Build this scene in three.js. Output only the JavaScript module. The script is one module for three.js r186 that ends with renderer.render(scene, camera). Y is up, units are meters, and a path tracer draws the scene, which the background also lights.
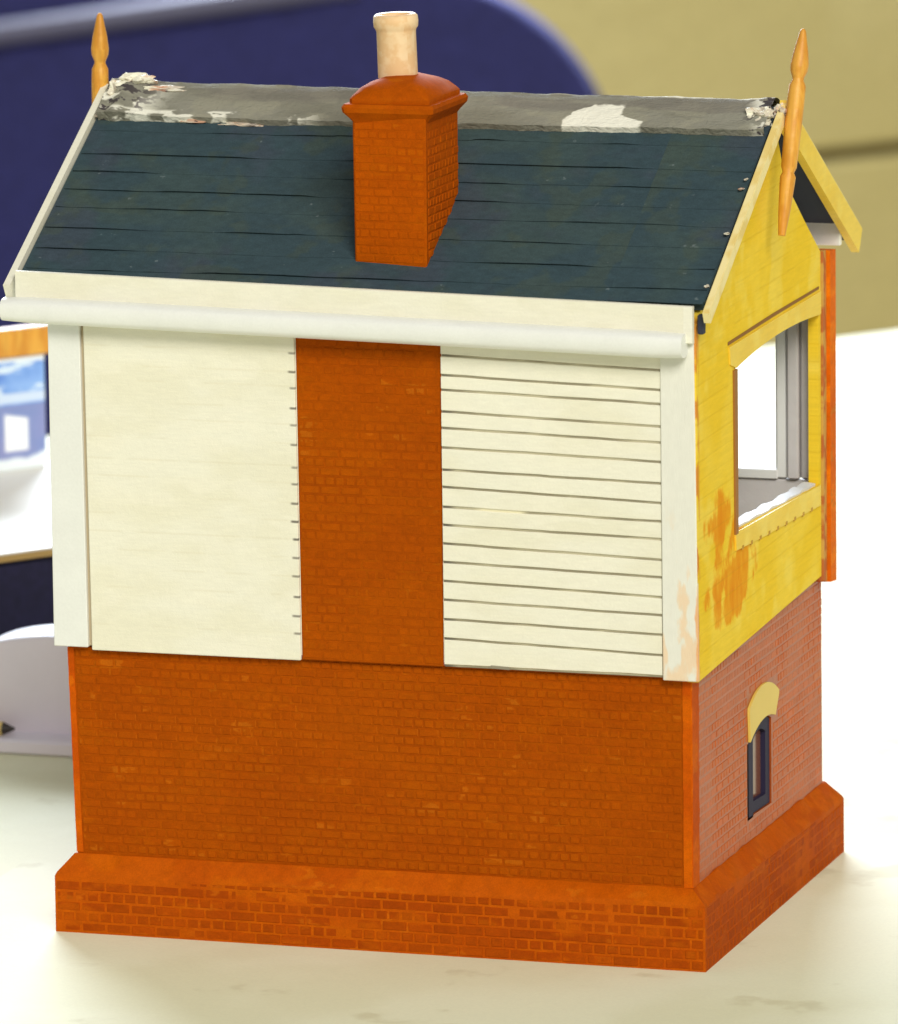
import * as THREE from 'three';
import { mergeGeometries, toCreasedNormals } from 'three/addons/utils/BufferGeometryUtils.js';
import { RectAreaLightUniformsLib } from 'three/addons/lights/RectAreaLightUniformsLib.js';

// ------------------------------------------------------------------ camera, light, exposure
const W = 898, H = 1024;
const scene = new THREE.Scene();
const camera = new THREE.PerspectiveCamera(2 * Math.atan(512 / 7000) * 180 / Math.PI, W / H, 0.05, 30);
camera.position.set(0.305, 0.20616, 0.8013);
camera.rotation.set(-0.1776, 0.3087, -0.0128, 'YXZ');
camera.focus = 0.865;
camera.userData.fStop = 64;
const renderer = new THREE.WebGLRenderer({ antialias: true });
renderer.setSize(W, H);
renderer.toneMapping = THREE.LinearToneMapping;
renderer.toneMappingExposure = 1.1;
renderer.shadowMap.enabled = true;
RectAreaLightUniformsLib.init();
scene.background = new THREE.Color().setRGB(0.25, 0.25, 0.24);          // dim warm room all round
function areaLight(name, w, h, intensity, rgb, from, to) {
  const l = new THREE.RectAreaLight(new THREE.Color().setRGB(...rgb), intensity, w, h);
  l.name = name; l.position.set(...from); l.lookAt(...to); scene.add(l);
  return l;
}
areaLight('window_daylight', 0.9, 0.72, 29, [0.84, 0.93, 1.04], [-0.70, 0.60, -1.60], [0.04, 0.03, -0.03]);
areaLight('room_lamp', 2.4, 1.5, 14.2, [1.0, 0.97, 0.87], [1.95, 2.55, 3.1], [0.04, 0.04, -0.03]);

// ------------------------------------------------------------------ helpers (all shapes are given in millimetres)
const V = (x, y, z) => new THREE.Vector3(x, y, z);
let seed = 20417;
const rnd = () => { seed = (seed * 1664525 + 1013904223) >>> 0; return seed / 4294967296; };
const rr = (a, b) => a + (b - a) * rnd();
const clamp = (v, a = 0, b = 1) => Math.min(b, Math.max(a, v));
const mix = (a, b, t) => a + (b - a) * t;
const sst = (a, b, v) => { const t = clamp((v - a) / (b - a)); return t * t * (3 - 2 * t); };
const hash = (x, y, s) => { let h = Math.imul(x | 0, 374761393) ^ Math.imul(y | 0, 668265263) ^ Math.imul(s | 0, 974711); h = Math.imul(h ^ (h >>> 13), 1274126177); return ((h ^ (h >>> 16)) >>> 0) / 4294967296; };
function vn(x, y, s = 0) {
  const i = Math.floor(x), j = Math.floor(y); let fx = x - i, fy = y - j; fx = fx * fx * (3 - 2 * fx); fy = fy * fy * (3 - 2 * fy);
  return mix(mix(hash(i, j, s), hash(i + 1, j, s), fx), mix(hash(i, j + 1, s), hash(i + 1, j + 1, s), fx), fy);
}
function fbm(x, y, s = 0, n = 4) { let a = 0.5, v = 0, t = 0; for (let k = 0; k < n; k++) { v += a * vn(x, y, s + k * 17); t += a; a *= 0.5; x *= 2.03; y *= 2.03; } return v / t; }
const mix3 = (a, b, t) => [mix(a[0], b[0], t), mix(a[1], b[1], t), mix(a[2], b[2], t)];
function tex(w, h, fn, colour = true) {
  const d = new Uint8Array(w * h * 4);
  for (let j = 0; j < h; j++) for (let i = 0; i < w; i++) {
    const c = fn((i + 0.5) / w, (j + 0.5) / h), k = (j * w + i) * 4;
    if (colour) { d[k] = clamp(c[0], 0, 255); d[k + 1] = clamp(c[1], 0, 255); d[k + 2] = clamp(c[2], 0, 255); } else d[k] = d[k + 1] = d[k + 2] = clamp(c) * 255;
    d[k + 3] = 255;
  }
  const t = new THREE.DataTexture(d, w, h, THREE.RGBAFormat);
  t.wrapS = t.wrapT = THREE.RepeatWrapping; t.magFilter = THREE.LinearFilter; t.minFilter = THREE.LinearMipmapLinearFilter; t.generateMipmaps = true;
  if (colour) t.colorSpace = THREE.SRGBColorSpace;
  t.needsUpdate = true;
  return t;
}
const mat = (o) => new THREE.MeshPhysicalMaterial({ roughness: 0.7, side: THREE.DoubleSide, ...o });

// a geometry gets planar coordinates by the way each face points, T millimetres to one repeat
function boxUV(g, T = 90, frame = null) {
  if (g.index) g = g.toNonIndexed();
  const p = g.attributes.position, uv = new Float32Array(p.count * 2), a = V(), b = V(), c = V(), n = V();
  for (let i = 0; i < p.count; i += 3) {
    a.fromBufferAttribute(p, i); b.fromBufferAttribute(p, i + 1); c.fromBufferAttribute(p, i + 2);
    n.crossVectors(b.clone().sub(a), c.clone().sub(a));
    const ax = Math.abs(n.x), ay = Math.abs(n.y) * 0.7, az = Math.abs(n.z);
    [a, b, c].forEach((q, k) => {
      let u, v;
      if (frame) { [u, v] = frame(q); } else {
        if (az >= ax && az >= ay) { u = q.x + 10; v = q.y; } else if (ax >= ay) { u = q.z + 131; v = q.y + 37; } else { u = q.x + 20; v = q.z + 77; }
        u /= T; v /= T;
      }
      uv[(i + k) * 2] = u; uv[(i + k) * 2 + 1] = v;
    });
  }
  g.setAttribute('uv', new THREE.BufferAttribute(uv, 2));
  return g;
}
const origin = new WeakMap();                                             // millimetre position of each thing's own group
const taken = new Map();
function freeName(n) { const k = taken.get(n) ?? 0; taken.set(n, k + 1); return k ? `${n}_${String(k).padStart(3, '0')}` : n; }
function thing(name, label, category, at = [0, 0, 0], turn = 0, extra = {}) {
  const g = new THREE.Group(); g.name = freeName(name); g.userData = { label, category, ...extra };
  g.position.set(at[0] / 1000, at[1] / 1000, at[2] / 1000); g.rotation.y = turn; scene.add(g);
  origin.set(g, turn ? [0, 0, 0] : at);                                   // turned things are drawn in their own axes
  return g;
}
function part(name, geo, m, parent, { T = 90, frame = null, crease = 0.6, label, kind, smooth = true } = {}) {
  let g = boxUV(geo, T, frame);
  if (!g.attributes.normal) g.computeVertexNormals();
  if (smooth) g = toCreasedNormals(g, crease);
  const o = origin.get(parent) ?? [0, 0, 0];
  g.translate(-o[0], -o[1], -o[2]); g.scale(0.001, 0.001, 0.001);
  const me = new THREE.Mesh(g, m); me.name = name; me.castShadow = me.receiveShadow = true;
  if (label) me.userData.label = label;
  if (kind) me.userData.kind = kind;
  parent.add(me); origin.set(me, o);
  return me;
}
// solid from two loops of corners (bottom, top), or more rings on the way
function loft(rings, capBottom = true, capTop = true) {
  const P = [], n = rings[0].length, tri = (a, b, c) => P.push(a.x, a.y, a.z, b.x, b.y, b.z, c.x, c.y, c.z);
  for (let r = 0; r + 1 < rings.length; r++) for (let i = 0; i < n; i++) {
    const a = rings[r][i], b = rings[r][(i + 1) % n], c = rings[r + 1][(i + 1) % n], d = rings[r + 1][i];
    tri(a, b, c); tri(a, c, d);
  }
  const cap = (R, flip) => { const c = R.reduce((s, q) => s.add(q), V(0, 0, 0)).multiplyScalar(1 / n); for (let i = 0; i < n; i++) flip ? tri(c, R[(i + 1) % n], R[i]) : tri(c, R[i], R[(i + 1) % n]); };
  if (capBottom) cap(rings[0], true);
  if (capTop) cap(rings[rings.length - 1], false);
  const g = new THREE.BufferGeometry(); g.setAttribute('position', new THREE.Float32BufferAttribute(P, 3)); g.computeVertexNormals();
  return g;
}
// box between two corners with chamfered edges
function cbox(x0, x1, y0, y1, z0, z1, c = 0.12) {
  c = Math.min(c, (x1 - x0) / 3, (y1 - y0) / 3, (z1 - z0) / 3);
  const ring = (y, i) => { const a = x0 + i, b = x1 - i, e = z0 + i, f = z1 - i; return [V(a, y, f - c), V(a + c, y, f), V(b - c, y, f), V(b, y, f - c), V(b, y, e + c), V(b - c, y, e), V(a + c, y, e), V(a, y, e + c)]; };
  return loft([ring(y0, c), ring(y0 + c, 0), ring(y1 - c, 0), ring(y1, c)]);
}
const hexa = (b, t) => loft([b.map((q) => V(...q)), t.map((q) => V(...q))]);
function grid(nu, nv, fn) {
  const P = [], q = []; for (let j = 0; j <= nv; j++) for (let i = 0; i <= nu; i++) q.push(fn(i / nu, j / nv, i, j));
  for (let j = 0; j < nv; j++) for (let i = 0; i < nu; i++) { const a = q[j * (nu + 1) + i], b = q[j * (nu + 1) + i + 1], c = q[(j + 1) * (nu + 1) + i + 1], d = q[(j + 1) * (nu + 1) + i]; for (const k of [a, d, c, a, c, b]) P.push(k.x, k.y, k.z); }
  const g = new THREE.BufferGeometry(); g.setAttribute('position', new THREE.Float32BufferAttribute(P, 3)); g.computeVertexNormals(); return g;
}
// outline in (a, y) with a = -z, cut through a wall that faces +x
function sideBoard(pts, holes, x0, thick) {
  const s = new THREE.Shape(pts.map(([a, y]) => new THREE.Vector2(a, y)));
  for (const h of holes) s.holes.push(new THREE.Path(h.map(([a, y]) => new THREE.Vector2(a, y))));
  const g = new THREE.ExtrudeGeometry(s, { depth: thick, bevelEnabled: false, curveSegments: 16 });
  g.rotateY(Math.PI / 2); g.translate(x0, 0, 0); return g;
}
const arc = (a0, y0, a1, y1, rise, n = 14) => Array.from({ length: n + 1 }, (_, i) => { const t = i / n; return [mix(a0, a1, t), mix(y0, y1, t) + rise * 4 * t * (1 - t)]; });

// ------------------------------------------------------------------ materials
const grain = tex(512, 512, (u, v) => 0.6 * fbm(u * 60, v * 60, 5, 3) + 0.4 * hash(u * 512, v * 512, 9), false);
const brushed = tex(512, 512, (u, v) => 0.65 * fbm(u * 30, v * 70, 15, 4) + 0.35 * fbm(u * 8, v * 9, 25, 3), false);
const orangeMap = (s, A, B, C, D) => tex(1024, 1024, (u, v) => {
  const x = u * 90, y = v * 90;
  let c = mix3(A, B, sst(0.38, 0.66, fbm(x / 9, y / 7, s, 5)));
  c = mix3(c, C, 0.75 * sst(0.56, 0.72, fbm(x / 5, y / 2.2, s + 50, 4)));
  c = mix3(c, D, 0.7 * sst(0.7, 0.76, fbm(x / 3.2, y / 1.5, s + 90, 5)) * sst(0.45, 0.6, fbm(x / 16, y / 14, s + 33, 2)));
  const k = 1 + 0.10 * (hash(x * 11.4, y * 11.4, s) - 0.5) + 0.12 * (fbm(x * 1.2, y * 1.6, s + 7, 3) - 0.5);
  return [c[0] * k, c[1] * k, c[2] * k];
});
const mPlinth = mat({ map: orangeMap(101, [183, 82, 0], [177, 76, 0], [189, 89, 0], [193, 97, 8]), roughness: 0.7, specularIntensity: 0.15, bumpMap: brushed, bumpScale: 0.00012 });
const wallMap = orangeMap(211, [162, 73, 0], [157, 69, 0], [165, 77, 0], [174, 88, 6]);
const mPlinthBrick = mat({ map: orangeMap(131, [167, 71, 0], [160, 65, 0], [180, 83, 0], [188, 93, 6]), vertexColors: true, roughness: 0.7, specularIntensity: 0.15, bumpMap: brushed, bumpScale: 0.00005 });
const mWallBrick = mat({ map: orangeMap(231, [166, 76, 0], [162, 72, 0], [168, 79, 0], [182, 96, 12]), vertexColors: true, roughness: 0.8, specularIntensity: 0.12 });
const mSideBrick = mat({ map: orangeMap(331, [182, 86, 16], [176, 80, 14], [192, 86, 4], [190, 100, 36]), vertexColors: true, roughness: 0.45, specularIntensity: 0.65 });
const mChimneyBrick = mat({ map: orangeMap(431, [176, 79, 0], [172, 76, 0], [180, 85, 0], [185, 93, 4]), vertexColors: true, roughness: 0.8, specularIntensity: 0.12 });
const mWall = mat({ map: wallMap, roughness: 0.8, specularIntensity: 0.12, bumpMap: brushed, bumpScale: 0.00006 });
const mSideWall = mat({ map: orangeMap(317, [166, 74, 10], [160, 70, 8], [176, 76, 2], [176, 88, 24]), roughness: 0.38, bumpMap: brushed, bumpScale: 0.00008 });
const mChimney = mat({ map: orangeMap(401, [172, 77, 0], [168, 74, 0], [175, 82, 0], [181, 91, 4]), roughness: 0.8, specularIntensity: 0.12, bumpMap: brushed, bumpScale: 0.00008 });
const mOrangePost = mat({ map: orangeMap(451, [222, 106, 2], [208, 94, 2], [230, 124, 10], [196, 116, 40]), roughness: 0.7, specularIntensity: 0.2, bumpMap: brushed, bumpScale: 0.00008 });
const creamFn = (x, y, s = 0) => {
  let c = mix3([234, 231, 214], [230, 226, 205], sst(0.35, 0.7, fbm(x / 11, y / 5, 71 + s, 4)));
  c = mix3(c, [236, 232, 214], 0.6 * sst(0.52, 0.7, fbm(x / 6, y / 2.4, 83 + s, 4)));
  const k = 1 + 0.03 * (fbm(x * 0.7, y * 5, 91 + s, 2) - 0.5) + 0.02 * (hash(x * 12, y * 12, 3) - 0.5);
  return [c[0] * k, c[1] * k, c[2] * k];
};
const mCream = mat({ map: tex(1024, 1024, (u, v) => creamFn(u * 90, v * 90)), roughness: 0.62, bumpMap: grain, bumpScale: 0.00004 });
const mWhite = mat({ map: tex(512, 512, (u, v) => { const k = 1 + 0.03 * (fbm(u * 30, v * 30, 7, 4) - 0.5) + 0.015 * (hash(u * 512, v * 512, 1) - 0.5); return [230 * k, 231 * k, 227 * k]; }), roughness: 0.45, bumpMap: grain, bumpScale: 0.00003 });
const mSlate = mat({ map: tex(1024, 1024, (u, v) => {
  const x = u * 90, y = v * 90; let c = mix3([54, 72, 79], [59, 76, 78], sst(0.4, 0.65, fbm(x / 7, y / 5, 301, 5)));
  c = mix3(c, [64, 70, 84], 0.5 * sst(0.5, 0.68, fbm(x / 9, y / 8, 333, 4))); c = mix3(c, [70, 80, 68], 0.4 * sst(0.58, 0.72, fbm(x / 4, y / 4, 355, 4)));
  c = mix3(c, [112, 122, 124], 0.7 * sst(0.82, 0.88, fbm(x / 1.4, y / 1.1, 377, 4)));
  const k = 1 + 0.14 * (hash(x * 11.4, y * 11.4, 2) - 0.5) + 0.16 * (fbm(x, y * 2, 391, 3) - 0.5); return [c[0] * k, c[1] * k, c[2] * k];
}), roughness: 0.85, specularIntensity: 0.35, bumpMap: brushed, bumpScale: 0.00008 });
const mDark = mat({ color: 0x2c3040, roughness: 0.8 });
const yellowFn = (x, y) => {
  let c = mix3([238, 203, 66], [235, 196, 48], sst(0.35, 0.68, fbm(x / 8, y / 10, 511, 4)));
  c = mix3(c, [240, 212, 96], 0.6 * sst(0.5, 0.7, fbm(x / 6, y / 6, 531, 4)));
  const k = 1 + 0.05 * (fbm(x * 0.4, y * 3.4, 541, 3) - 0.5) + 0.03 * (hash(x * 14, y * 14, 4) - 0.5); return [c[0] * k, c[1] * k, c[2] * k];
};
const mYellow = mat({ map: tex(1024, 1024, (u, v) => yellowFn(u * 90, v * 90)), roughness: 0.55, bumpMap: brushed, bumpScale: 0.00006 });
const mOchre = mat({ map: tex(512, 512, (u, v) => { const c = mix3([224, 164, 62], [210, 142, 44], sst(0.35, 0.7, fbm(u * 60, v * 14, 551, 4))); const k = 1 + 0.12 * (fbm(u * 160, v * 12, 561, 3) - 0.5); return c.map((q) => q * k); }), roughness: 0.5, bumpMap: brushed, bumpScale: 0.0001 });
const mCreamEdge = mat({ map: tex(256, 256, (u, v) => { const c = mix3([240, 222, 160], [228, 200, 120], sst(0.4, 0.65, fbm(u * 40, v * 40, 571, 4))); return c; }), roughness: 0.7 });  // pale cream for the right barge board and the top edges
const mPencil = mat({ color: 0x8d8674, roughness: 0.8 });

// ------------------------------------------------------------------ the setting: table, floor, wall under the window
const dR = V(0.603, 0, -0.798), nR = V(0.798, 0, 0.603);                   // the room's own two directions
const roomTurn = Math.atan2(0.798, 0.603);
function structure(name, geo, m, o = {}) { const me = part(name, geo, m, scene, o); me.userData.kind = 'structure'; return me; }
const at2 = (base, s, t) => [base.x + dR.x * s + nR.x * t, base.z + dR.z * s + nR.z * t];
function roomBox(base, s0, s1, t0, t1, y0, y1, c = 1.5) {
  const ring = (y, i) => [[s0 + i, t1 - i], [s1 - i, t1 - i], [s1 - i, t0 + i], [s0 + i, t0 + i]].map(([s, t]) => { const [x, z] = at2(base, s, t); return V(x, y, z); });
  return loft([ring(y0, c), ring(y0 + c, 0), ring(y1 - c, 0), ring(y1, c)]);
}
const mTable = mat({ map: tex(1024, 1024, (u, v) => {
  let c = mix3([229, 230, 202], [223, 223, 192], sst(0.4, 0.66, fbm(u * 9, v * 9, 611, 5)));
  c = mix3(c, [206, 203, 170], 0.7 * sst(0.66, 0.78, fbm(u * 26, v * 26, 631, 5)));
  const k = 1 + 0.02 * (hash(u * 1024, v * 1024, 6) - 0.5); return [c[0] * k, c[1] * k, c[2] * k];
}), roughness: 0.72, specularIntensity: 0.35, bumpMap: grain, bumpScale: 0.00004 });
const tableEdge = V(-28, 0, -495);
const table = structure('table', roomBox(tableEdge, -800, 900, 0, 1300, -26, 0), mTable, { T: 240 });
const mLeg = mat({ color: 0x6a6a6c, roughness: 0.4, metalness: 0.6 });
for (const [s, t] of [[-720, 70], [820, 70], [-720, 1230], [820, 1230]]) part('leg', roomBox(tableEdge, s - 20, s + 20, t - 20, t + 20, -740, -26.5), mLeg, table);
const mFloor = mat({ map: tex(512, 512, (u, v) => { const c = mix3([176, 160, 108], [160, 143, 92], fbm(u * 40, v * 40, 641, 4)); return c; }), roughness: 0.95 });
structure('floor', hexa([[-4000, -760, 3000], [4000, -760, 3000], [4000, -760, -4000], [-4000, -760, -4000]], [[-4000, -740, 3000], [4000, -740, 3000], [4000, -740, -4000], [-4000, -740, -4000]]), mFloor, { T: 1200 });
const mWallPaint = mat({ map: tex(512, 512, (u, v) => { const c = mix3([222, 209, 148], [214, 200, 137], sst(0.3, 0.7, fbm(u * 7, v * 7, 651, 5))); const k = 1 + 0.05 * (hash(u * 512, v * 512, 8) - 0.5); return c.map((q) => q * k); }), roughness: 0.9, bumpMap: grain, bumpScale: 0.0006 });
const wallAt = V(-432, 0, -1900);
const wall = structure('back_wall', roomBox(wallAt, -2200, 1900, -120, -8, -739, 118), mat({ color: 0x6a5c3c, roughness: 0.95 }), { T: 900 });
part('wall_panel', roomBox(wallAt, -2200, 1900, -8, 4, -738, -158, 2), mWallPaint, wall, { T: 900 });
part('wall_panel', roomBox(wallAt, -2200, 1900, -8, 4, -153, 116, 2), mWallPaint, wall, { T: 900 });

// ------------------------------------------------------------------ brickwork
// English bond: rows of stretchers and rows of headers in turn, each brick [u0, u1, v0, v1]
function bond(u0, u1, v0, v1, course, len, start = 0) {
  const out = [], n = Math.max(1, Math.round((v1 - v0) / course)), h = (v1 - v0) / n;
  for (let r = 0; r < n; r++) {
    const head = (r + start) % 2 === 1, L = head ? len / 2 : len;
    let u = u0 - (head ? len / 4 : 0);
    while (u < u1 - 0.2) { const a = Math.max(u, u0), b = Math.min(u + L, u1); if (b - a > 0.45) out.push([a, b, v0 + r * h, v0 + (r + 1) * h, head]); u += L; }
  }
  return out;
}
function brickGeo(put, [u0, u1, v0, v1], relief, gap = 0.075, bev = 0.12, tone = 0.03) {
  const j = () => rr(-0.025, 0.025), a = u0 + gap + j(), b = u1 - gap + j(), c = v0 + gap + j(), d = v1 - gap + j();
  const e = relief * rr(0.8, 1.2), f = relief * rr(0.8, 1.2);
  const o = [put(a, c, -0.06), put(b, c, -0.06), put(b, d, -0.06), put(a, d, -0.06)];
  const t = [put(a + bev, c + bev, e), put(b - bev, c + bev, f), put(b - bev, d - bev, f), put(a + bev, d - bev, e)];
  const P = []; const q4 = (A, B, C, D) => { for (const k of [A, B, C, A, C, D]) P.push(k.x, k.y, k.z); };
  for (let i = 0; i < 4; i++) q4(o[i], o[(i + 1) % 4], t[(i + 1) % 4], t[i]);
  q4(t[0], t[1], t[2], t[3]); q4(o[3], o[2], o[1], o[0]);
  const g = new THREE.BufferGeometry(); g.setAttribute('position', new THREE.Float32BufferAttribute(P, 3)); g.computeVertexNormals();
  const k = rr(1 - tone * 1.3, 1 + tone), col = new Float32Array(P.length); for (let i = 0; i < P.length; i += 3) { col[i] = k; col[i + 1] = k * 0.99; col[i + 2] = k; }
  g.setAttribute('color', new THREE.BufferAttribute(col, 3)); return g;
}
const reliefAt = (u, v, s, lo, hi) => mix(lo, hi, sst(0.3, 0.65, fbm(u / 7, v / 5, s, 3)));

// ------------------------------------------------------------------ the model signal box
const box = thing('model_signal_box', 'orange brick and cream timber model signal box with dark slate roof', 'model building', [40, 0, -32]);

// plinth with a sloping top
function plinthRing(out, hs, k, wob) {
  const c = [[-out, out], [80 + out, out], [80 + out, -63.3 - out], [-out, -63.3 - out]], N = [64, 48, 40, 40], R = [];
  for (let e = 0; e < 4; e++) for (let i = 0; i < N[e]; i++) {
    const t = i / N[e], [x0, z0] = c[e], [x1, z1] = c[(e + 1) % 4], x = mix(x0, x1, t), z = mix(z0, z1, t), y = mix(hs[e], hs[(e + 1) % 4], t);
    const w = wob * (fbm(x / 3 + z / 3 + k * 7, k * 3.1, 700 + e, 3) - 0.5) * 2;
    R.push(V(x + (e === 1 ? w : e === 3 ? -w : 0), y + (k > 0 ? w * 0.8 : 0), z + (e === 0 ? w : 0)));
  }
  return R;
}
const hTop = [7.5, 8.45, 7.5, 7.4];
const plinth = part('plinth', loft([plinthRing(2.24, [0, 0, 0, 0], 0, 0), plinthRing(2.22, hTop.map((h) => h - 0.35), 1, 0.1), plinthRing(2.0, hTop.map((h) => h + 0.1), 2, 0.16), plinthRing(0.2, [9.7, 9.9, 9.7, 9.6], 3, 0.22), plinthRing(-0.9, [9.9, 10.1, 9.9, 9.8], 4, 0)]), mPlinth, box, { crease: 0.5 });
// walls of the brick base
const frontWall = part('brick_wall', hexa([[0.1, 9, 0], [79.9, 9, 0], [79.9, 9, -1.5], [0.1, 9, -1.5]], [[-0.6, 36.1, 0], [80.1, 36.1, 0], [80.1, 36.1, -1.5], [-0.6, 36.1, -1.5]]), mWall, box);
const winHole = [[26.2, 12.9], [37.3, 12.5], ...arc(37.3, 23.6, 26.2, 22.9, 1.3, 10)];
const sideWall = part('brick_wall', sideBoard([[1.5, 9], [62.9, 9], [62.5, 38], [1.5, 38]], [winHole], 78.6, 1.42), mSideWall, box);
part('brick_wall', cbox(0.1, 1.5, 9, 36, -62.9, -1.5), mWall, box);
part('brick_wall', cbox(1.5, 78.6, 9, 36, -62.9, -61.4), mWall, box);
part('upper_floor', cbox(1.6, 78.5, 34.4, 35.8, -61.3, -1.6), mDark, box);

const putPlinthFront = (u, v, d) => V(u, v, 2.21 + d), putFront = (u, v, d) => V(u + (v - 9) * -0.026 * (1 - u / 80), v, d);
const putSide = (u, v, d) => V(80.02 + d, v, -u), putPlinthSide = (u, v, d) => V(82.22 + d, v, -u), putPanel = (u, v, d) => V(u, v, 0.85 + d);
const hFront = (u) => mix(7.5, 8.45, (u + 2.2) / 84.4) - 0.45, hSide = (u) => mix(8.45, 7.5, (u + 2.2) / 68) - 0.45;
let single = 0; const bulk = [];
for (const b of bond(-2.1, 82.1, 0.12, 8.0, 1.32, 3.3, 0)) {
  const top = hFront((b[0] + b[1]) / 2); if (b[2] > top - 0.55) continue; b[3] = Math.min(b[3], top + 0.1);
  const g = brickGeo(putPlinthFront, b, reliefAt(b[0], b[2] * 2, 801, 0.03, 0.13), 0.09, 0.12, 0.07);
  if (single < 300) { part('brick', g, mPlinthBrick, plinth, { smooth: false }); single++; } else bulk.push(boxUV(g));
}
const frontBricks = bond(0.9, 78.85, 10.0, 35.9, 1.15, 2.62, 1);
for (const b of frontBricks) {
  const g = brickGeo(putFront, b, reliefAt(b[0], b[2], 811, 0.05, 0.085));
  if (single < 300 && b[0] > 50 && b[2] < 20) { part('brick', g, mWallBrick, frontWall, { smooth: false }); single++; } else bulk.push([g, mWall]);
}
const merged = (list, m, name, parent) => part(name, mergeGeometries(list.map((g) => { const c = g.clone(); c.deleteAttribute('uv'); c.deleteAttribute('normal'); return c; })), m, parent, { smooth: false, kind: 'stuff' });
const frontRest = bulk.filter(Array.isArray).map(([g]) => g);
const sideRest = [], plinthRest = [];
for (const b of bond(3.3, 62.6, 10.0, 37.8, 1.15, 2.62, 0)) {
  const cu = (b[0] + b[1]) / 2, cv = (b[2] + b[3]) / 2;
  if (b[1] > 25.3 && b[0] < 41 && b[3] > 11.9 && b[2] < 29.2) { if (!(cu > 40.2 || cu < 25.6 || cv < 12.2 || cv > 28.6 || (cu > 38.2 && cv < 23))) continue; if (b[1] > 25.6 && b[0] < 25.6) b[1] = 25.6; if (b[0] < 38.2 && b[1] > 38.2 && cv < 23 && cv > 12.2) b[0] = 38.2; }
  sideRest.push(brickGeo(putSide, b, reliefAt(b[0], b[2], 821, 0.02, 0.075) * (b[0] < 9 ? 0.35 : 1)));
}
for (const b of bond(-2, 65.3, 0.12, 8.0, 1.32, 3.3, 1)) { const top = hSide((b[0] + b[1]) / 2); if (b[2] > top - 0.55) continue; b[3] = Math.min(b[3], top + 0.1); plinthRest.push(brickGeo(putPlinthSide, b, reliefAt(b[0], b[2] * 2, 831, 0.01, 0.08))); }

const mCorner = mat({ map: orangeMap(471, [196, 86, 0], [186, 76, 0], [204, 96, 0], [208, 104, 8]), roughness: 0.7, specularIntensity: 0.15, bumpMap: brushed, bumpScale: 0.0001 });
const strip = (a, b, y0, y1) => { const R = []; for (let k = 0; k <= 40; k++) { const y = mix(y0, y1, k / 40), w = (i) => 0.16 * (fbm(y / 1.5, i * 5.3, 1501, 3) - 0.5); R.push(a > 40 ? [V(a + w(1), y, -0.2), V(a + w(1), y, 0.1), V(80.02, y, 0.13 + w(3) * 0.4), V(80.14 + w(4) * 0.3, y, 0.02), V(80.12, y, -b + w(2) * 3), V(79.9, y, -b + w(2) * 3)] : [V(a - (y - 9) * 0.026, y, -0.4), V(a - (y - 9) * 0.026 + w(3) * 0.5, y, 0.1), V(b - (y - 9) * 0.026 + w(1), y, 0.1), V(b - (y - 9) * 0.026 + w(1), y, -0.2)]); } return loft(R); };
part('corner_strip', strip(78.95, 3.0, 9.9, 36), mCorner, sideWall, { label: 'bright orange paint along the wall corner' });
part('corner_strip', strip(0.02, 0.85, 9.9, 36), mCorner, frontWall);
// front of the upper storey: backing, posts, plain panel, brick panel, planked panel
const yT = (x) => mix(76.9, 75.3, (x + 1.9) / 83);                          // the eaves drop a little to the right
part('front_backing', hexa([[-1.8, 36.6, 0.75], [81.0, 36.6, 0.75], [81.0, 36.6, -0.4], [-1.8, 36.6, -0.4]], [[-1.8, 80.4, 0.75], [81.0, 79, 0.75], [81.0, 79, -0.4], [-1.8, 80.4, -0.4]]), mCream, box);
const upright = (name, x0, x1, x0t, x1t, y0, y1, z1, m, o = {}) => part(name, (() => {
  const c = 0.1, ring = (y, t, i) => { const a = mix(x0, x0t, t), b = mix(x1, x1t, t); return [V(a + i, y, z1 - c), V(a + c, y, z1 - i), V(b - c, y, z1 - i), V(b - i, y, z1 - c), V(b - i, y, 0.76), V(a + i, y, 0.76)]; };
  return loft([ring(y0, 0, c), ring(y0 + c, 0, 0), ring(y1 - c, 1, 0), ring(y1, 1, c)]);
})(), m, box, o);
upright('corner_post', -1.95, 2.55, -1.85, 2.3, 36.35, 79, 1.4, mWhite);
const postMap = tex(256, 1024, (u, v) => {
  const x = u * 4.6, y = v * 43; let c = [229, 228, 218];
  const st = sst(0.50, 0.68, fbm(x / 1.4 + 3, y / 3.4, 911, 4) + 0.10 * sst(17, 4, y)) * sst(24, 9, y);
  c = mix3(c, [236, 196, 152], 0.6 * st);
  c = mix3(c, [228, 150, 84], 0.7 * sst(4.28, 4.5, x + 0.5 * fbm(x, y / 2, 921, 3) - 0.2) * sst(15, 8, y));
  const k = 1 + 0.03 * (fbm(x * 2, y, 931, 4) - 0.5); return c.map((q) => q * k);
});
upright('corner_post', 76.85, 81.3, 76.75, 80.95, 35.85, 78, 1.4, mat({ map: postMap, roughness: 0.5, bumpMap: grain, bumpScale: 0.00003 }), { frame: (q) => [(q.x - 76.75) / 4.6, (q.y - 35.85) / 43], label: 'white corner post smeared with orange paint' });
const lineT = [74.45, 72.0, 70.2, 67.5, 65.5, 63.1, 60.35, 58.2, 55.75, 53.5, 51.2, 48.9, 46.55, 44.2, 41.8, 39.4];
const tickAt = lineT.map((y) => y - 0.15 + 0.25 * (hash(y * 10, 3, 5) - 0.5));
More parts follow.
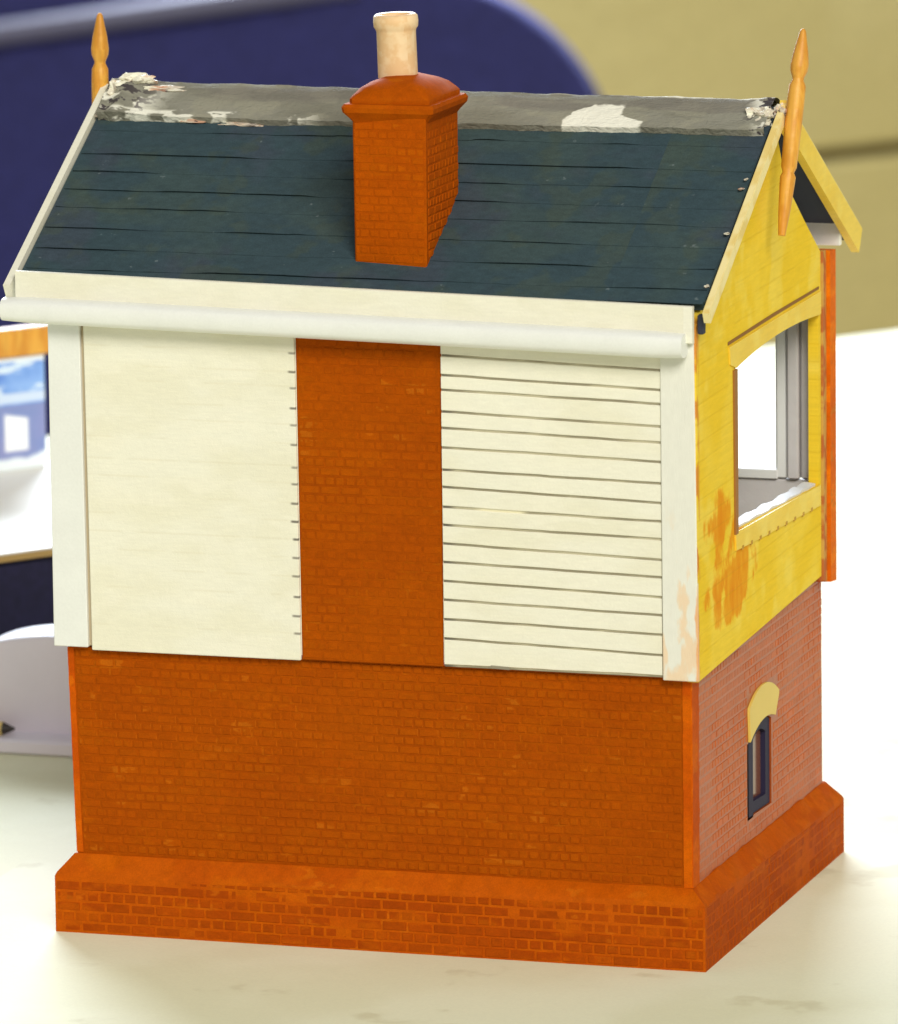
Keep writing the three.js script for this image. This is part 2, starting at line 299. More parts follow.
const panelMap = tex(704, 1024, (u, v) => {
  const x = 2.7 + u * 27.7, y = 35.8 + v * 41.2; let c = creamFn(x, y, 40);
  for (const [i, t] of tickAt.entries()) { const yy = t + 0.03 * (30 - x) + 0.05 * (hash(i, 4, 2) - 0.5), l = 29.35 + 0.4 * hash(i, 1, 1); const d = Math.abs(y - yy); c = mix3(c, [104, 98, 88], (0.55 + 0.4 * hash(i, 8, 8)) * sst(0.22, 0.05, d) * sst(l - 0.15, l + 0.25, x)); }
  c = mix3(c, [206, 196, 164], 0.16 * sst(0.2, 0.05, Math.min(...lineT.map((t) => Math.abs(t - y)))) * sst(0.45, 0.62, fbm(x / 4, y / 2, 941, 3)));
  return c;
});
upright('joint_strip', 2.5, 3.1, 2.3, 2.85, 36.5, 78.5, 0.8, mat({ color: 0xb9a88c, roughness: 0.8 }));
upright('plain_panel', 3.0, 30.42, 2.72, 30.2, 36.0, 78.5, 1.18, mat({ map: panelMap, roughness: 0.62, bumpMap: grain, bumpScale: 0.00004 }), { frame: (q) => [(q.x - 2.7) / 27.7, (q.y - 35.8) / 41.2], label: 'plain cream panel with pencil ticks down one edge' });
const brickPanel = upright('brick_panel', 30.5, 48.8, 30.3, 49.0, 36.05, 78.3, 0.86, mWall, { label: 'flat orange brick strip between the cream panels' });
const panelRest = bond(30.55, 48.8, 36.2, 77.5, 1.15, 2.62, 0).map((b) => brickGeo(putPanel, b, reliefAt(b[0], b[2], 841, 0.04, 0.07)));
merged(frontRest, mWallBrick, 'brick_courses', frontWall); merged(sideRest, mSideBrick, 'brick_courses', sideWall); merged(plinthRest, mPlinthBrick, 'brick_courses', plinth); merged(panelRest, mWallBrick, 'brick_courses', brickPanel);

const lineMap = tex(704, 1024, (u, v) => {
  const x = 49 + u * 28, y = 36 + v * 42; let c = mix3([148, 140, 118], [190, 182, 156], sst(0.35, 0.7, fbm(x / 5, y * 2, 951, 4)));
  c = mix3(c, [112, 106, 94], 0.8 * sst(51, 49.4, x) * (0.5 + hash(y * 2, 5, 5)));
  if (y > 54.6 && y < 56.8) c = mix3(c, [232, 224, 192], sst(52.6, 54.4, x) * sst(60.2, 58.6, x));
  return c;
});
const plankBack = upright('plank_backing', 48.95, 76.8, 49.1, 76.7, 36.1, 78.2, 0.95, mat({ map: lineMap, roughness: 0.8 }), { frame: (q) => [(q.x - 49) / 28, (q.y - 36) / 42], label: 'pencilled grooves between the planks' });
const plankEdges = [77.8, ...lineT, 36.15];
for (let i = 0; i + 1 < plankEdges.length; i++) {
  const tilt = (k) => k === 0 || k === plankEdges.length - 1 ? 0 : -0.028 + 0.012 * (hash(k, 7, 7) - 0.5);
  const top = plankEdges[i] + 0.25, bot = plankEdges[i + 1] + 0.25, g = 0.14, c = 0.1, z0 = 0.955, z1 = 1.16 + rr(-0.02, 0.02), N = 18;
  const xa = 49.02, xb = 76.72, R = [];
  for (let k = 0; k <= N; k++) {
    const x = mix(xa, xb, k / N), w = (s) => 0.12 * (fbm(x / 4, s * 3.3, 961, 3) - 0.5);
    const yb = bot + tilt(i + 1) * (x - xa) + (i + 2 === plankEdges.length ? 0 : g) + w(i + 1), yt = top + tilt(i) * (x - xa) - (i ? g : 0) + w(i);
    R.push([V(x, yb, z0), V(x, yb + 0.02, z1 - c), V(x, yb + c, z1), V(x, yt - c, z1), V(x, yt - 0.02, z1 - c), V(x, yt, z0)]);
  }
  part('plank', loft(R), mCream, plankBack, { crease: 0.4 });
}
part('pencil_smudge', hexa([[54.6, 36.25, 1.17], [57.4, 36.15, 1.17], [57.2, 36.1, 1.1], [54.7, 36.2, 1.1]], [[55.0, 36.6, 1.19], [57.2, 36.5, 1.19], [57.2, 36.5, 1.1], [55.0, 36.6, 1.1]]), mPencil, plankBack);

// gable ends
const headY = (a) => mix(72.2, 71.9, (a - 16.8) / 37.2);
const openTop = arc(57.0, 72.2, 16.8, 71.6, 0.9, 16);
const gableHole = [[16.8, 51.3], [57.0, 50.0], ...openTop];
const gablePts = [[-1.1, 35.75], [58.2, 38.0], [58.2, 80.2], [49.7, 85.6], [41, 91.4], [37.2, 97.6], [34, 99.6], [2.2, 82.1], [-1.1, 79.2]];
const gableMap = tex(1024, 1024, (u, v) => {
  const a = -2 + u * 62, y = 35 + v * 63; let c = yellowFn(a, y);
  const e = Math.hypot((a - 14) / 13, (y - 46) / 7.5), f = Math.hypot((a - 9) / 7, (y - 53) / 5.5);
  const s = Math.max(sst(0.95, 0.6, e + 1.5 * (fbm(a / 2.6, y / 3.2, 981, 5) - 0.4)), sst(1.0, 0.62, f + 1.5 * (fbm(a / 2, y / 3.4, 985, 5) - 0.4)));
  c = mix3(c, [226, 138, 16], 0.9 * s * (0.55 + 0.6 * fbm(a, y / 2, 991, 3)));
  c = mix3(c, [206, 120, 50], 0.75 * sst(0.5, -0.7, a) * sst(0.4, 0.6, fbm(a, y / 3, 995, 3)));
  const l = Math.abs(((y - 0.02 * a) % 2.36) - 1.18); c = mix3(c, [196, 150, 20], 0.16 * sst(0.18, 0.04, l) * sst(0.35, 0.6, fbm(a / 6, y / 3, 997, 3)));
  return c;
});
const gableBump = tex(512, 512, (u, v) => { const y = 35 + v * 63, a = -2 + u * 62, l = Math.abs(((y - 0.02 * a) % 2.36) - 1.18); return 0.75 - 0.6 * sst(0.2, 0.05, l) + 0.2 * (fbm(a * 2, y * 3, 999, 3) - 0.5); }, false);
const gframe = (q) => [(-q.z + 2) / 62, (q.y - 35) / 63];
const mGable = mat({ map: gableMap, bumpMap: gableBump, bumpScale: 0.00005, roughness: 0.75, specularIntensity: 0.12 });
const gable = part('gable_wall', sideBoard(gablePts, [gableHole], 79.85, 1.35), mGable, box, { frame: gframe, label: 'yellow gable wall with an orange paint stain' });
part('window_header', sideBoard([[13.4, 74.6], [13.8, 72.4], [16.4, 71.6], ...arc(16.7, 71.6, 57.1, 72.2, 0.9, 16), [57.7, 72.3], [57.7, 75.2]].map(([a, y]) => [a, y]), [], 81.21, 0.2), mYellow, gable);
part('window_rail', sideBoard([[15.8, 51.2], [16.0, 48.9], [30, 48.3], [44, 47.9], [57.2, 47.4], [57.2, 50.1]], [], 81.21, 0.22), mYellow, gable);
part('window_stile', sideBoard([[15.8, 50.9], [17.0, 50.9], [17.0, 71.4], [15.4, 71.4]], [], 81.22, 0.22), mat({ color: 0x9a6420, roughness: 0.7 }), gable, { label: 'brown edge of the window opening' });
part('header_groove', sideBoard([[13.2, 74.85], [35, 75.25], [57.2, 75.5], [57.2, 75.85], [35, 75.7], [13.2, 75.25]], [], 81.21, 0.06), mat({ color: 0x8a5c18, roughness: 0.8 }), gable);
for (let k = 0; k < 9; k++) { const a = 18.5 + k * 4.2, y = 48.85 - (a - 18) * 0.034; part('rail_notch', cbox(81.3, 81.47, y - 0.3, y + 0.25, -a - 0.9, -a, 0.1), mat({ color: 0xb98a20, roughness: 0.7 }), gable); }
part('lit_sill_strip', (() => { const R = []; for (let k = 0; k <= 30; k++) { const a = mix(17.2, 56.6, k / 30), y = mix(51.3, 50.1, k / 30), w = 0.9 * fbm(a / 2.2, 1, 1003, 3); R.push([V(79.9, y - 0.4, -a), V(81.0 - w * 0.3, y - 0.4, -a), V(81.0 - w * 0.3, y + 0.08 + w * 0.3, -a), V(79.4, y + 0.1 + w * 0.6, -a), V(78.6, y - 0.4, -a)]); } return loft(R); })(), mat({ color: 0xe4e6ea, roughness: 0.6 }), gable, { label: 'rough white strip standing in for daylight on the opening bottom' });  // white colour stands in for daylight on the bottom reveal
part('gable_wall', sideBoard([[0.4, 36.7], ...gablePts.slice(1, 7), [2.2, 82.1], [0.4, 80]], [], -1.1, 1.2), mCream, box);
// rear wall seen through the gable window
const mInside = mat({ map: tex(256, 256, (u, v) => { const c = mix3([206, 202, 204], [190, 185, 186], fbm(u * 9, v * 30, 1011, 4)); return c; }), roughness: 0.7, bumpMap: grain, bumpScale: 0.00005 });
const mSash = mat({ color: 0xe0e0e0, roughness: 0.6 });
const rear = part('rear_wall', cbox(0.5, 79.7, 36.3, 50.2, -60.6, -59.4), mInside, box);
part('rear_sill', cbox(0.5, 75.2, 50.25, 51.5, -60.9, -58.9), mSash, rear);
for (const [x0, x1, z] of [[74.9, 76.4, -59.1], [76.5, 78.1, -58.6], [78.2, 79.7, -59.2], [0.5, 5, -59.2], [37, 40, -59.2]]) part('rear_post', cbox(x0, x1, 50.3, 79.6, -60.8, z, 0.25), x0 > 76 ? mInside : mSash, rear);
part('rear_beam', cbox(0.5, 79.7, 74.5, 79.8, -62.5, -60.85), mInside, rear);
part('rear_corner_strip', hexa([[80.2, 37.3, -58.3], [81.5, 37.3, -58.3], [81.5, 37.0, -59.9], [80.2, 37.0, -59.9]], [[80.2, 80.3, -58.3], [81.5, 80.3, -58.3], [81.5, 80.2, -59.9], [80.2, 80.2, -59.9]]), mat({ map: tex(128, 512, (u, v) => mix3([196, 150, 70], [176, 96, 40], sst(0.42, 0.6, fbm(u * 5, v * 30, 1021, 4)))), roughness: 0.6 }), box, { frame: (q) => [q.z / 4, q.y / 45] });
part('rear_corner_strip', hexa([[80.0, 36.8, -60.0], [82.0, 36.9, -60.0], [82.0, 36.6, -62.9], [80.0, 36.5, -62.9]], [[80.0, 80.2, -60.0], [82.0, 80.1, -60.0], [82.0, 79.9, -62.9], [80.0, 79.9, -62.9]]), mOrangePost, box, { label: 'bright orange strip down the rear corner' });

// small arched window in the brick side wall
part('arched_lintel', (() => { const s = sideBoard([...arc(26.3, 22.6, 38.4, 23.7, 1.2, 10), [40.2, 26.2], ...arc(40.2, 26.6, 26.0, 27.0, 2.0, 12), [25.9, 26.6]], [], 79.9, 0.42); return s; })(), mat({ map: tex(128, 128, (u, v) => mix3([226, 196, 96], [214, 182, 84], fbm(u * 12, v * 12, 1031, 3))), roughness: 0.5 }), sideWall, { label: 'pale yellow arched lintel' });
const mFrameDark = mat({ color: 0x2c2840, roughness: 0.6, specularIntensity: 0.25 });
const sw = part('side_window', sideBoard([[26.3, 13.0], [37.2, 12.6], ...arc(37.2, 23.5, 26.3, 22.8, 1.2, 10)], [[[28.6, 14.4], [35.2, 14.1], ...arc(35.2, 22.2, 28.6, 21.9, 1.0, 8)]], 78.9, 0.9), mFrameDark, sideWall);
part('glass_pane', sideBoard([[28.4, 14.2], [35.4, 13.9], [35.4, 23.1], [28.4, 22.7]], [], 78.95, 0.2), mat({ color: 0x7a4a38, roughness: 0.15 }), sw);
part('window_jamb', sideBoard([[25.6, 12.6], [28.4, 12.6], [28.4, 22.9], [25.6, 22.4]], [], 79.6, 0.42), mFrameDark, sw);

// roof
const th = Math.atan2(21.65, 38.1), cs = Math.cos(th), sn = Math.sin(th);
const onFront = (x, s, h) => V(x, 101.8 - s * sn + h * cs, -34 + s * cs + h * sn);
const onRear = (x, s, h) => V(x, 101.8 - s * sn + h * cs, -34 - s * cs - h * sn);
const slab = (f, x0, x1, s0, s1, h0, h1) => { const r = (h) => [f(x0, s0, h), f(x1, s0, h), f(x1, s1, h), f(x0, s1, h)]; return loft([r(h0), r(h1)]); };
const roof = part('roof_slope', slab(onFront, -6.0, 82.1, 0.2, 39.6, -1.3, 0), mSlate, box);
const rearRoof = part('roof_slope', slab(onRear, -6.0, 82.1, 0.2, 41.6, -1.3, 0), mDark, box);
const cour = [-26.3, -22.0, -18.7, -15.4, -12.3, -8.6, -4.9, -1.4, 0.9].map((z) => (z + 34) / cs);
for (let k = 0; k < cour.length; k++) {
  const s0 = k ? cour[k - 1] - 0.8 : 3, s1 = cour[k], tilt = rr(-0.25, 0.25);
  const edge = (x) => s1 + tilt * (x / 80 - 0.5) + 0.28 * (fbm(x / 14, k * 3.7, 1051, 4) - 0.5) + (hash(Math.floor(x / 9 + k * 0.4), k, 12) - 0.5) * 0.16;
  const lift = (x) => 0.24 * sst(0.45, 0.72, fbm(x / 12 + k * 11, k * 5.1, 1061, 3)) + 0.05 * fbm(x / 3, k, 1071, 3);
  part('slate_course', grid(150, 6, (u, v, i, j) => {
    const x = mix(-5.6, 82.0, u);
    if (j === 6) return onFront(x, edge(x) - 0.02, lift(x) - 0.02);
    const t = j / 5, w = 0.03 * (fbm(x / 2, t * 3 + k * 9, 1081, 3) - 0.5);
    return onFront(x, mix(s0, edge(x), t), mix(0.05, 0.07 + lift(x), t * t) + w);
  }), mSlate, roof, { crease: 0.5 });
}
for (let k = 0; k < 8; k++) part('slate_course', slab(onRear, -5.8, 82.0, k ? k * 5.2 : 3, (k + 1) * 5.2, 0.02 + 0.1, 0.4), mSlate, rearRoof);
// ridge cover: painted paper folded over the ridge, torn at both ends
const ridgeMap = tex(1536, 256, (u, v) => {
  const x = -6 + u * 90, d = (v - 0.5) * 16;                                // d: millimetres from the ridge line, front side positive
  let c = mix3([140, 138, 126], [128, 126, 113], sst(0.35, 0.65, fbm(x / 9, d / 3, 1101, 5)));
  c = mix3(c, [150, 147, 130], 0.6 * sst(0.52, 0.66, fbm(x / 4, d / 1.6, 1111, 4)));
  c = mix3(c, [110, 104, 100], 0.4 * sst(0.44, 0.62, fbm(x / 14, d / 2.2, 1121, 4)) * sst(2.4, 1.2, Math.abs(d - 2.2)));
  const white = (k) => { c = mix3(c, [240, 238, 224], k); };
  const wob = 1.6 * (fbm(x / 2.2, d / 2, 1131, 4) - 0.5);
  { const q = 0.7 * wob + 0.5 * (fbm(x * 1.3, d * 1.3, 1137, 3) - 0.5), lx = d > 4.9 ? 56.0 - (d - 4.9) * 0.1 : mix(60.4, 56.3, sst(1.2, 4.9, d)), rx = d > 4.6 ? mix(63.4, 65.8, sst(4.6, 5.8, d)) : 63.0; if (d > 0.5) white(0.96 * sst(-0.15, 0.25, x - lx + q) * sst(-0.15, 0.25, rx - x + q) * sst(2.2, 2.8, d + q)); }
  white(0.95 * sst(0.3, -0.1, Math.abs(d - 0.1) - 0.3 - wob * 0.5) * sst(63, 66, x));
  white(0.8 * sst(0.54, 0.6, fbm(x / 4.4, d / 3, 1141, 3)) * sst(0.6, 0.1, Math.abs(d)));
  white(0.9 * sst(0.5, 0.58, fbm(x / 2.6, d / 1.2, 1151, 4)) * sst(5.9, 6.4, d) * sst(26, 20, x));
  white(0.9 * sst(0.46, 0.56, fbm(x / 2.4, d / 1.4, 1161, 4)) * sst(5, -2, x));
  white(0.85 * sst(0.5, 0.58, fbm(x / 2, d / 2.2, 1171, 4)) * sst(77.5, 80, x - d * 0.3));
  c = mix3(c, [60, 54, 58], 0.85 * sst(0.56, 0.62, fbm(x / 1.5, d / 0.8, 1181, 4)) * Math.max(sst(3.5, -3, x), sst(78, 81, x)));
  return c;
});
const ridgeBump = brushed.clone(); ridgeBump.repeat.set(5.6, 1); ridgeBump.needsUpdate = true;
const ridgeH = (x, d) => { const endL = sst(3, -4, x), endR = sst(77, 82, x); return 0.75 + mix(0.55, 0.1, clamp(x / 80)) * sst(7, 0, Math.abs(d)) + 0.3 * fbm(x / 9, d / 2.4, 1201, 3) + 0.4 * Math.abs(fbm(x / 5, d / 1.5, 1205, 4) - 0.5) + 0.9 * endL * fbm(x / 1.6, d / 1.3, 1211, 4) + 0.55 * endR * fbm(x / 1.6, d / 1.3, 1221, 4); };
const ridgeBot = (x) => 6.75 + 0.5 * (fbm(x / 6, 2, 1231, 4) - 0.5) + 0.35 * (fbm(x / 1.2, 3, 1233, 3) - 0.5) - 0.25 * sst(30, 70, x);
const ridge = part('ridge_cover', grid(260, 30, (u, v, i, j) => {
  const x = mix(-5.6, 81.9, u); if (j === 0) return onFront(x, ridgeBot(x), 0.1); if (j === 30) return onRear(x, ridgeBot(x), 0.1);
  const d = mix(ridgeBot(x), -ridgeBot(x), (j - 1) / 28), h = ridgeH(x, d), s = Math.abs(d), f = d >= 0 ? onFront : onRear;
  const p = f(x, s, h), t = sst(1.1, 0, s); p.y += -0.25 * t + 0.25 * t * fbm(x / 3, 7, 1241, 3); p.z = mix(p.z, -34, t * 0.5); return p;
}), mat({ map: ridgeMap, roughness: 0.85, specularIntensity: 0.3, bumpMap: ridgeBump, bumpScale: 0.0002 }), roof, { crease: 0.7, frame: (q) => { const d = (q.z + 34) / cs; return [(q.x + 6) / 90, clamp(0.5 + d / 16, 0.002, 0.998)]; }, label: 'torn grey paper strip folded over the ridge' });
function crumple(name, cx, cy, cz, sx, sy, sz, m, s, amp = 0.55) {
  const g = new THREE.IcosahedronGeometry(1, 5), p = g.attributes.position, q = V();
  for (let i = 0; i < p.count; i++) { q.fromBufferAttribute(p, i); const n = fbm(q.x * 1.9 + q.z * 1.3 + s, q.y * 2.1 - q.z + s * 0.7, 1300 + s, 4), f = Math.abs(fbm(q.x * 2.6 - s, q.z * 2.2 + q.y, 1330 + s, 3) - 0.5) * 2; const k = 1 + amp * (n - 0.5) * 2 - amp * f * 0.9; p.setXYZ(i, cx + q.x * sx * k, cy + q.y * sy * k, cz + q.z * sz * k); }
  return part(name, g, m, ridge, { crease: 0.45 });
}
const mTorn = mat({ map: tex(256, 256, (u, v) => { let c = mix3([238, 234, 214], [196, 184, 168], sst(0.45, 0.62, fbm(u * 20, v * 20, 1351, 4))); c = mix3(c, [52, 46, 52], 0.9 * sst(0.6, 0.66, fbm(u * 30, v * 26, 1361, 4))); c = mix3(c, [196, 130, 96], 0.6 * sst(0.6, 0.7, fbm(u * 24, v * 28, 1371, 3))); return c; }), roughness: 0.6 });
crumple('torn_paper', -2.6, 103.0, -33.0, 2.6, 0.95, 1.4, mTorn, 3, 0.9);
crumple('torn_paper', -4.6, 101.6, -31.9, 1.5, 1.8, 1.6, mTorn, 11, 0.9);
crumple('torn_paper', 1.6, 102.1, -32.4, 4.6, 0.55, 1.0, mTorn, 17, 0.6);
crumple('torn_paper', -3.6, 99.3, -28.9, 2.4, 0.7, 0.8, mTorn, 23, 0.8);
crumple('torn_paper', 6.2, 98.75, -28.4, 3.0, 0.4, 0.6, mTorn, 29, 0.7);
crumple('torn_paper', 13.4, 98.45, -28.0, 3.0, 0.3, 0.5, mTorn, 31, 0.7);
crumple('torn_paper', 80.6, 100.9, -31.2, 2.0, 1.2, 2.0, mTorn, 37, 0.7);
crumple('torn_paper', 82.6, 101.0, -33.0, 1.0, 1.3, 1.3, mTorn, 41, 0.8);
for (const [x, s, k] of [[81.7, 15.5, 1], [81.5, 17.4, 2], [81.8, 26.4, 3], [81.8, 36.8, 4]]) { const p = onFront(x, s, 0.24); crumple('paint_chip', p.x, p.y, p.z, 0.22 + 0.2 * hash(k, 1, 1), 0.14, 0.55 + 0.5 * hash(k, 2, 2), mTorn, 50 + k, 0.8); }
// fascia, gutter, barge boards
const lean = (x) => -0.0187 * (x + 6);                                      // the front eaves drop to the right
const barX = (x0, x1, y0, y1, z0, z1, c, round = 0) => { const N = 24, R = []; for (let k = 0; k <= N; k++) { const x = mix(x0, x1, k / N), e = lean(x), ins = k === 0 || k === N ? 0.15 : 0; R.push(round ? Array.from({ length: 18 }, (_, i) => { const t = i / 18 * Math.PI * 2, q = (v) => Math.sign(v) * Math.pow(Math.abs(v), 0.72); return V(x, (y0 + y1) / 2 + e + q(Math.sin(t)) * ((y1 - y0) / 2 - ins), (z0 + z1) / 2 + q(Math.cos(t)) * ((z1 - z0) / 2 - ins)); }) : [V(x, y0 + e, z0), V(x, y0 + e, z1 - c), V(x, y0 + e + c, z1), V(x, y1 + e - c, z1), V(x, y1 + e, z1 - c), V(x, y1 + e, z0)]); } return loft(R); };
part('fascia_board', barX(-5.6, 81.1, 79.0, 83.5, 1.5, 2.35, 0.12), mCream, box);
part('gutter', barX(-6.9, 80.3, 77.25, 80.4, 1.0, 4.7, 0, 1), mWhite, box, { crease: 0.9 });
part('fascia_board', cbox(-5.6, 82.2, 80.1, 83.2, -65.4, -64.5), mWhite, box);
const barge = (f, x0, x1, s0, s1, h0, h1, m, o) => part('barge_board', slab(f, x0, x1, s0, s1, h0, h1), m, box, o);
const bRF = barge(onFront, 82.5, 83.35, -0.2, 42.2, -1.15, 0.35, mCreamEdge);
part('board_edge', slab(onFront, 82.55, 83.3, 0.4, 42.0, 0.37, 0.5), mCreamEdge, bRF, { label: 'cream top edge of the board' });
const bRR = barge(onRear, 82.3, 83.35, 0.0, 42.7, -2.5, 0.8, mYellow);
part('board_edge', slab(onRear, 82.3, 83.3, 0.4, 42.6, 0.82, 0.95), mCreamEdge, bRR);
barge(onFront, -7.1, -6.2, -0.2, 41.8, -2.6, 0.7, mCream, { label: 'pale cream barge board' });
barge(onRear, -7.1, -6.2, 0.0, 43.8, -2.6, 0.7, mCream);
part('eave_shade', cbox(81.45, 82.2, 78.4, 80.8, 0.2, 1.4), mDark, box);  // dark block put in as the shade of the hollow eave end

// finials turned from wooden sticks
const finial = (prof, base, top) => {
  const L = top.clone().sub(base).length(), g = new THREE.LatheGeometry(prof.map(([r, t]) => new THREE.Vector2(r, L - t)), 20);
  g.applyQuaternion(new THREE.Quaternion().setFromUnitVectors(V(0, 1, 0), top.clone().sub(base).normalize())); g.translate(base.x, base.y, base.z);
  return part('finial', g, mOchre, box, { T: 40, crease: 1.0 });
};
const prof = (L) => [[0.01, L], [0.45, L], [0.75, L - 3], [0.95, L - 6.5], [0.98, 18.6], [0.72, 18.1], [0.98, 17.4], [1.05, 14], [1.1, 9], [1.05, 7.2], [0.72, 6.5], [0.74, 6.2], [1.08, 5.4], [1.15, 4.6], [0.95, 3.1], [0.6, 1.4], [0.38, 0.35], [0.2, 0.05], [0.01, 0]];
finial(prof(26), V(83.9, 85.6, -28.6), V(84.9, 111.3, -36.0));
finial(prof(27), V(-7.9, 84.6, -34.4), V(-7.3, 111.6, -34.0));

// chimney
const shaft = (() => { const b = [[36.4, -4.41], [45.8, -3.75], [45.8, -16.9], [36.4, -16.9]], c = 0.18; const R = (y, i, gr) => b.flatMap(([x, z], k) => { const sx = k === 0 || k === 3 ? 1 : -1, sz = k < 2 ? -1 : 1, X = x + sx * (i - gr), Z = z + sz * i; return (k % 2 === 0) ? [V(X, y, Z + sz * c), V(X + sx * c, y, Z)] : [V(X + sx * c, y, Z), V(X, y, Z + sz * c)]; }); return loft([R(80, 0, 0), R(102.9, 0, 0.1)]); })();
const chimney = part('chimney', shaft, mChimney, box, { label: 'orange brick chimney with stepped cap' });
const ringRect = (x0, x1, z0, z1, y, c) => [V(x0, y, z1 - c), V(x0 + c, y, z1), V(x1 - c, y, z1), V(x1, y, z1 - c), V(x1, y, z0 + c), V(x1 - c, y, z0), V(x0 + c, y, z0), V(x0, y, z0 + c)];
const around = (o, y, c) => ringRect(36.35 - o, 45.85 + o, -16.95 - o, -4.36 + o, y, c);
part('cornice', loft([around(0.02, 102.2, 0.3), around(0.35, 102.7, 0.3), around(1.05, 103.5, 0.4), around(1.15, 104.1, 0.4), around(0.9, 104.5, 0.4), around(0.2, 104.6, 0.4)]), mChimney, chimney, { crease: 0.45 });
part('chimney_cap', loft([around(0.35, 104.4, 0.4), around(0.35, 105.1, 0.5), around(0.05, 105.5, 0.6), around(-0.6, 106.3, 1.0), around(-1.5, 106.9, 1.4), around(-2.8, 107.35, 1.4), around(-4.2, 107.5, 0.3)]), mChimney, chimney, { crease: 0.7 });
const cB = [];
for (const b of bond(36.5, 45.7, 85.0, 102.3, 1.02, 2.5, 0)) { cB.push(brickGeo((u, v, d) => V(u, v, -4.4 + 0.65 * (u - 36.4) / 9.4 + d), b, rr(0.02, 0.05), 0.08, 0.08)); }
for (const b of bond(4.5, 16.8, 83.6, 102.3, 1.02, 2.5, 1)) if (b[3] > 101.8 - (34 - b[1]) * 0.568) cB.push(brickGeo((u, v, d) => V(45.85 + d, v, -u), b, rr(0.05, 0.12), 0.08, 0.08));
merged(cB, mChimneyBrick, 'brick_courses', chimney);
const potG = new THREE.LatheGeometry([[0.01, 1.5], [1.7, 1.5], [1.75, 7.4], [1.95, 7.75], [2.4, 7.8], [2.7, 7.55], [2.78, 6.9], [2.72, 6.2], [2.5, 5.9], [2.42, 5.6], [2.45, 0]].map(([r, y]) => new THREE.Vector2(r, y)), 36);
potG.rotateZ(0.03); potG.translate(40.0, 107.05, -11.4);
part('chimney_pot', potG, mat({ map: tex(256, 256, (u, v) => { let c = mix3([240, 208, 164], [230, 190, 140], sst(0.4, 0.65, fbm(u * 14, v * 14, 1401, 4))); return mix3(c, [242, 216, 176], 0.5 * sst(0.5, 0.75, fbm(u * 20, v * 24, 1411, 3))); }), roughness: 0.55 }), chimney, { T: 20, crease: 0.9, label: 'cream chimney pot' });

// ------------------------------------------------------------------ things behind, on and beyond the table
const tray = thing('plastic_tray', 'white tray with a rounded corner behind the signal box', 'tray', [-30, 0, -100]);
const mTray = mat({ map: tex(256, 256, (u, v) => { const k = 1 + 0.03 * (fbm(u * 12, v * 12, 1421, 4) - 0.5); return [226 * k, 222 * k, 234 * k]; }), roughness: 0.5 });
const ts = new THREE.Shape(); ts.moveTo(-56, 2.3); ts.lineTo(-56, 9); ts.bezierCurveTo(-55, 13.4, -50, 15.1, -42, 15.6); ts.lineTo(-6, 16.2); ts.lineTo(-6, 2.3); ts.closePath();
part('tray_side', (() => { const g = new THREE.ExtrudeGeometry(ts, { depth: 9, bevelEnabled: true, bevelSize: 0.5, bevelThickness: 0.5, bevelSegments: 3, curveSegments: 20 }); g.translate(0, 0, -109.6); return g; })(), mTray, tray);
part('tray_lip', cbox(-58, -5, 0.02, 2.2, -111, -94.6, 0.4), mTray, tray);
const pen = thing('pencil', 'yellow and black pencil end lying on the tray lip', 'pencil', [-50, 2.2, -97]);
const hex = (x0, x1, r) => { const R = (x, q) => Array.from({ length: 6 }, (_, i) => V(x, 3.25 + q * Math.sin(i * Math.PI / 3), -97 + q * Math.cos(i * Math.PI / 3))); return loft([R(x0, r), R(x1, r)]); };
part('barrel', hex(-70, -47.6, 1.0), mat({ color: 0xd8c27a, roughness: 0.4 }), pen);
part('tip', (() => { const R = (x, q) => Array.from({ length: 12 }, (_, i) => V(x, 3.25 + q * Math.sin(i * Math.PI / 6), -97 + q * Math.cos(i * Math.PI / 6))); return loft([R(-47.6, 0.9), R(-45.9, 0.2)]); })(), mat({ color: 0x2a2420, roughness: 0.5 }), pen);

const mNavy = mat({ map: tex(256, 256, (u, v) => { const k = 0.85 + 0.3 * fbm(u * 60, v * 60, 1431, 3); return [36 * k, 34 * k, 64 * k]; }), roughness: 0.9 });
const block = thing('navy_case', 'dark navy case with a white board on top at the far left', 'case', [-57, 0, -132.5], roomTurn);
part('case_body', cbox(-90, 70, 0.02, 20.6, -60, 0, 0.6), mNavy, block, { T: 60 });
part('white_board', cbox(-92, 72, 20.65, 22, -62, 0.6, 0.15), mat({ color: 0xeceae0, roughness: 0.5 }), block);
part('board_edge', cbox(-92, 72, 20.75, 21.75, 0.62, 1.0, 0.1), mat({ color: 0xb9985a, roughness: 0.7 }), block);
const pic = thing('picture_panel', 'blue and white printed panel under an ochre wooden rail', 'picture', [-57, 22, -132.5], roomTurn);
const picMap = tex(512, 256, (u, v) => {
  const x = u * 120, y = v * 17; let c = mix3([84, 128, 214], [140, 180, 240], sst(0.3, 0.7, fbm(x / 6, y / 3, 1441, 4)));
  c = mix3(c, [226, 240, 252], 0.9 * sst(0.55, 0.68, fbm(x / 5, y / 1.6, 1451, 4)) * sst(9, 12, y));
  c = mix3(c, [206, 222, 246], sst(10.2, 10.8, y) * sst(12.4, 11.8, y));
  if (y < 10.2) { c = mix3([116, 140, 196], [150, 150, 200], fbm(x / 4, y / 3, 1461, 3)); const m = ((x % 11) + 11) % 11; c = mix3(c, [250, 252, 255], sst(2.2, 2.8, m) * sst(7.2, 6.4, m) * sst(2.6, 3.4, y) * sst(9.8, 9, y + 0.2 * m)); }
  return mix3(c, [238, 246, 252], sst(2.8, 1.8, y + 1.5 * (fbm(x / 4, 1, 1471, 3) - 0.5)));
});
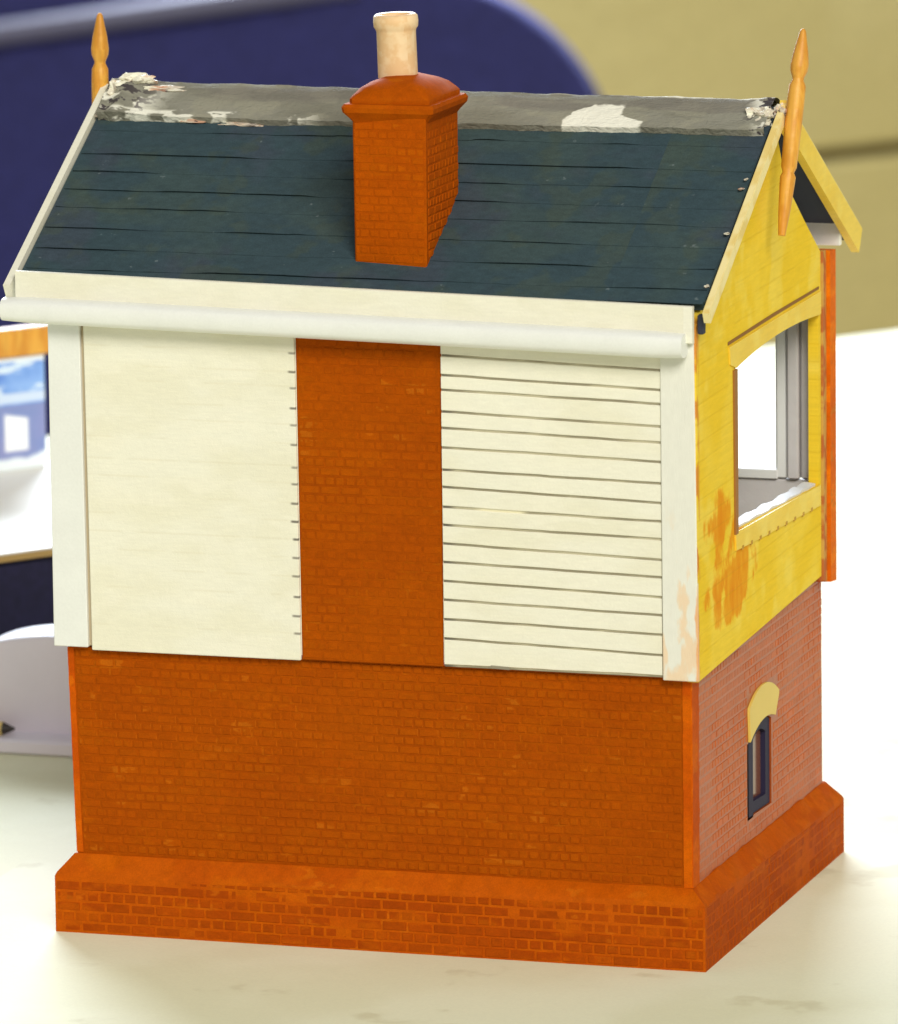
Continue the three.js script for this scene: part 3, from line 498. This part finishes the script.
part('printed_sheet', cbox(-80, 40, 0.02, 17.7, -59.6, -58.6, 0.1), mat({ map: picMap, roughness: 0.35 }), pic, { frame: (q) => [(q.x + 80) / 120, q.y / 17] });
part('wooden_rail', cbox(-82, 42, 17.75, 22.2, -60.4, -57.8, 0.3), mOchre, pic, { T: 60 });

const chair = thing('office_chair', 'navy blue upholstered chair standing beyond the table', 'chair', [-520, -740, -1330]);
const mChair = mat({ map: tex(512, 512, (u, v) => { const k = 0.88 + 0.24 * fbm(u * 120, v * 120, 1481, 3); return [50 * k, 52 * k, 108 * k]; }), roughness: 0.92, sheen: 0.3, sheenRoughness: 0.6, bumpMap: grain, bumpScale: 0.0008 });
const cshape = new THREE.Shape(); { const x0 = -735, x1 = -311.5, y0 = -420, y1 = -21, r = 66; cshape.moveTo(x0 + r, y0); cshape.lineTo(x1 - r, y0); cshape.quadraticCurveTo(x1 - 5, y0, x1 - 2, y0 + r); cshape.lineTo(x1, y1 - r); cshape.bezierCurveTo(x1, y1 - r * 0.42, x1 - r * 0.42, y1, x1 - r, y1); cshape.lineTo(x0 + r, y1); cshape.bezierCurveTo(x0 + r * 0.42, y1, x0, y1 - r * 0.42, x0, y1 - r); cshape.lineTo(x0 + 2, y0 + r); cshape.quadraticCurveTo(x0 + 5, y0, x0 + r, y0); }
const back = part('backrest', (() => { const g = new THREE.ExtrudeGeometry(cshape, { depth: 6, bevelEnabled: true, bevelSize: 2.5, bevelThickness: 2.5, bevelSegments: 4, curveSegments: 24 }); g.translate(0, 0, -1308.5); return g; })(), mChair, chair, { T: 300 });
part('piping', (() => { const c = new THREE.CatmullRomCurve3([V(-715, -72, -1297), V(-600, -52, -1297), V(-515, -39, -1297), V(-440, -27.6, -1297), V(-392, -20.4, -1299)]); return new THREE.TubeGeometry(c, 60, 4.2, 10); })(), mat({ color: 0x6c6c82, roughness: 0.6 }), back, { label: 'grey piping across the backrest' });
part('seat', cbox(-730, -310, -330, -270, -1290, -880, 24), mChair, chair, { T: 300 });
for (const [x, z] of [[-715, -1310], [-325, -1310], [-715, -900], [-325, -900]]) part('leg', cbox(x - 12, x + 12, -740, z < -1200 ? -420 : -331, z - 12, z + 12, 4), mLeg, chair);

scene.traverse((o) => { if (o.isMesh) { o.castShadow = true; o.receiveShadow = true; } });
renderer.render(scene, camera);
